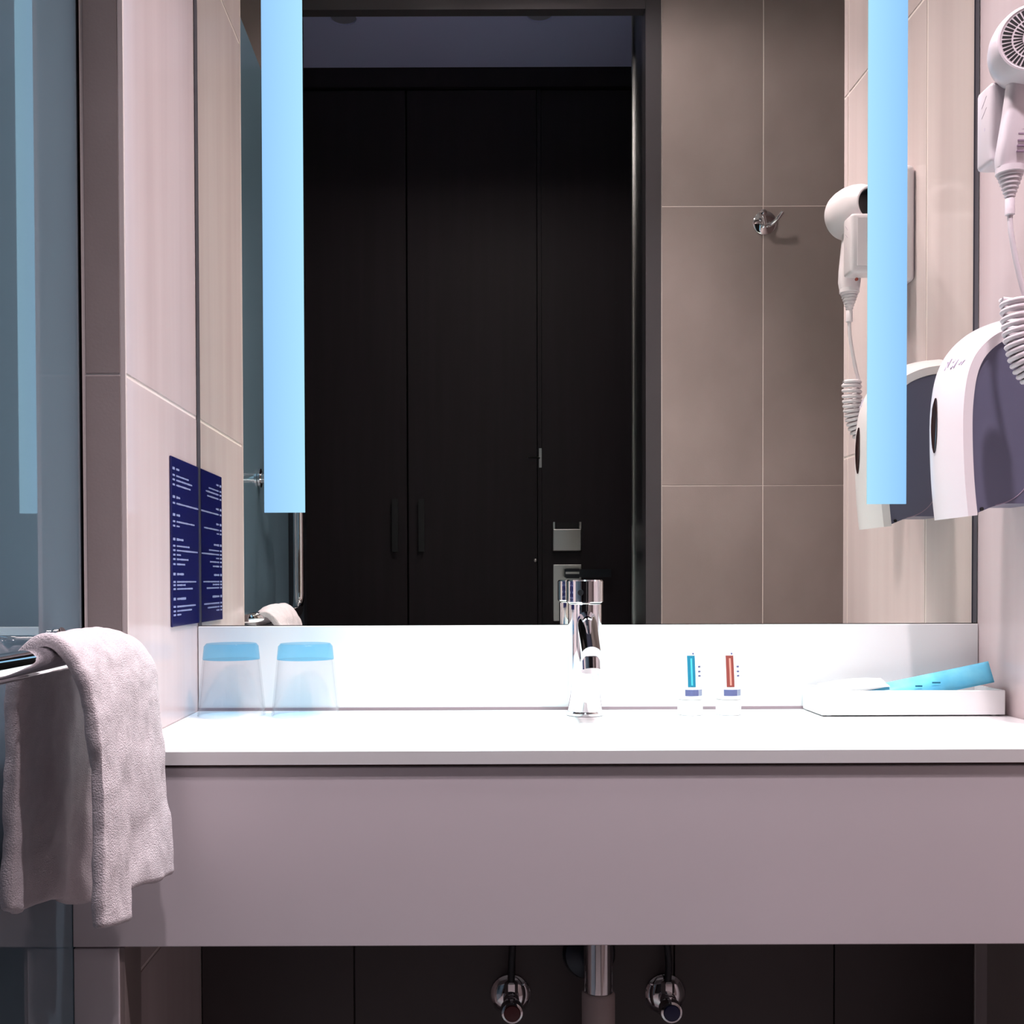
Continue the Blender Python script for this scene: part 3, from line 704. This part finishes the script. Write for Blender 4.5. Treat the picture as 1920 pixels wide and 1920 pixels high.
# handle
hp = [(862, 0.826, 775), (860.5, 0.8265, 745), (857, 0.8275, 710), (853, 0.829, 675), (850.5, 0.831, 648), (850, 0.832, 634)]
hr = [(21, 19), (22, 19), (22.5, 19), (23, 19), (23, 19), (21, 17)]
V, F = [], []; n = 36
for (a, s, b), (ra, rb) in zip(hp, hr):
    for i in range(n):
        t = 2 * PI * i / n; ct, st = math.cos(t), math.sin(t)
        p_ = 0.62
        V.append((X(a) + ra * K * math.copysign(abs(ct) ** p_, ct), Y(s) - 0.004 + rb * K * 0.8 * math.copysign(abs(st) ** p_, st), Z(b)))
for j in range(len(hp) - 1):
    for i in range(n): F.append((j * n + i, j * n + (i + 1) % n, (j + 1) * n + (i + 1) % n, (j + 1) * n + i))
F.append(tuple(range(n))); F.append(tuple((len(hp) - 1) * n + i for i in range(n))[::-1])
hdl = finish('handle', V, F, 'dryer_plastic', hd); shade(hdl, 40)
ynear = Y(0.829) - 0.004 - 19 * K * 0.8
box('switch', X(862), X(876), Y(0.8265) - 0.004 - 19 * K * .8 - 0.003, Y(0.8265) - 0.014, Z(744), Z(762), mat('rosy switch', (0.50, 0.33, 0.36, 1), 0.4), hdl, 0.002)
parts = []
for k_, (zz, wd_) in enumerate(((708, 22), (699, 13), (692, 20), (685, 15), (678, 12), (668, 18), (660, 22), (652, 16))):
    xx = X(853 - k_ * 0.4)
    parts.append(boxv(xx, xx + wd_ * 0.7 * K, ynear - 0.0006 - 0.0006 * 0, ynear + 0.004, Z(zz) - 0.0008, Z(zz) + 0.0008))
finish('rating_print', *merge(parts), 'print', hdl)
# cord guard with ribs
gp = []; zz = 634
gp += [(21 * K, 0.0), (21 * K, -9 * K)]
for i in range(6):
    r_ = (18.5 - 2.1 * i) * K; z0_ = -(10 + 6.2 * i) * K
    gp += [(r_, z0_), (r_, z0_ - 3.6 * K), (r_ * 0.80, z0_ - 3.9 * K), (r_ * 0.80, z0_ - 6.0 * K)]
gp += [(7 * K, -48 * K), (7.2 * K, -72 * K), (5 * K, -73 * K)]
lathe('cord_guard', gp, (X(850), Y(0.832) - 0.004, Z(634)), 'dryer_plastic', hd, n=28)
# cord: straight run, coil, tail back up to the holder
yq = Y(0.832) - 0.004
run = spline([(X(850), yq, Z(562)), (X(852), yq - 0.001, Z(530)), (X(860), yq - 0.002, Z(485)), (X(868), yq - 0.003, Z(450)), (X(873), yq - 0.003, Z(432)), (X(873.5), yq - 0.003, Z(427))], 8)
axis = spline([(X(856), yq - 0.002, Z(432)), (X(858), yq - 0.003, Z(395)), (X(863), yq - 0.004, Z(360)), (X(873), yq - 0.004, Z(330)), (X(890), yq - 0.003, Z(312)), (X(912), yq, Z(312)), (X(930), yq + 0.004, Z(335)), (X(940), yq + 0.004, Z(370))], 40)
coil = []; NT = 25; L = len(axis); R = 17.5 * K
for i in range(NT * 16 + 1):
    q = i / (NT * 16) * (L - 1); k = int(min(q, L - 2)); p = axis[k].lerp(axis[k + 1], q - k)
    t = (axis[min(k + 2, L - 1)] - axis[max(k - 1, 0)]).normalized(); n1 = Vector((0, 1, 0)); n1 = (n1 - t * n1.dot(t)).normalized(); n2 = t.cross(n1)
    a = 2 * PI * i / 16
    coil.append(p + n2 * (R * math.cos(a)) * -1 + n1 * (R * math.sin(a)))
e0 = run[-1]
tail = spline([coil[-1], (X(946), Y(0.842), Z(420)), (X(950), Y(0.846), Z(520)), (X(952), Y(0.846), Z(633))], 8)
tube('cord', run + coil + tail[1:], 4.1 * K, 'dryer_plastic', hd, 8)

# ---------------------------------------------------------------- plumbing under the worktop
def valve(u, capm, lab):
    s = 0.975; cx, cz = X(u * s), Z(-(1880 - 1088) * 0.99)
    y0 = D + 0.0038
    t = tag(empty('angle_valve', (cx, y0, cz)), lab, 'valve', 'stop valves under the worktop')
    lathe('flange', [(0.012, -0.012), (0.026, -0.008), (0.031, -0.002), (0.031, -0.0002), (0.012, 0.0)], (cx, y0, cz), 'chrome', t, 'Y', 32)
    lathe('valve_body', [(0.011, -0.030), (0.012, -0.028), (0.012, -0.012), (0.010, -0.010)], (cx, y0, cz), 'chrome', t, 'Y', 24)
    kb = lathe('knob', [(0.010, -0.052), (0.0155, -0.050), (0.0165, -0.044), (0.0165, -0.034), (0.012, -0.031)], (cx, y0, cz - 0.008), 'chrome', t, 'Y', 28)
    lathe('colour_cap', [(0.001, -0.0545), (0.0115, -0.0540), (0.0125, -0.0520), (0.001, -0.0518)], (cx, y0, cz - 0.008), capm, kb, 'Y', 24)
    lathe('outlet_nut', [(0.009, 0.008), (0.010, 0.010), (0.010, 0.026), (0.007, 0.028)], (cx, y0 - 0.020, cz), 'chrome', t, 'Z', 6, smooth=False)
    tube('supply_hose', spline([(cx, y0 - 0.020, cz + 0.028), (cx + 0.001, y0 - 0.021, cz + 0.06), (cx - 0.004 * (1 if u > 200 else -1), y0 - 0.024, cz + 0.10), (cx - 0.014 * (1 if u > 200 else -1), y0 - 0.03, cz + 0.17), (cx - 0.05 * (1 if u > 200 else -1), y0 - 0.035, ZT - 0.018)], 6), 0.0055, 'hose', t, 10)
valve(93, 'red', 'chrome stop valve with a dark red cap under the worktop')
valve(393, 'blue', 'chrome stop valve with a dark blue cap under the worktop')
bx, by = X(256 * 0.94), Y(0.94)
bt = tag(empty('waste_trap', (bx, by, 0.25)), 'chrome waste pipe and grey trap under the faucet', 'pipe')
lathe('waste_pipe', [(0.0205, Z(-728) - 0.25), (0.0205, ZT - 0.016 - 0.25)], (bx, by, 0.25), 'chrome', bt, n=36)
lathe('trap_bottle', [(0.018, 0.0), (0.023, 0.004), (0.0235, Z(-729) - 0.25 - 0.004), (0.021, Z(-729) - 0.25)], (bx, by, 0.25), 'pipe_grey', bt, n=36)
cx, cz = X(240 * 0.995), Z(-705)
lathe('wall_flange', [(0.020, -0.016), (0.036, -0.010), (0.040, -0.002), (0.040, -0.0002), (0.02, 0.0)], (cx, D + 0.0036, cz), 'dark_metal', bt, 'Y', 36)
tube('outlet_pipe', [(cx, D - 0.012, cz), (bx, by + 0.005, cz)], 0.016, 'chrome', bt, 20)
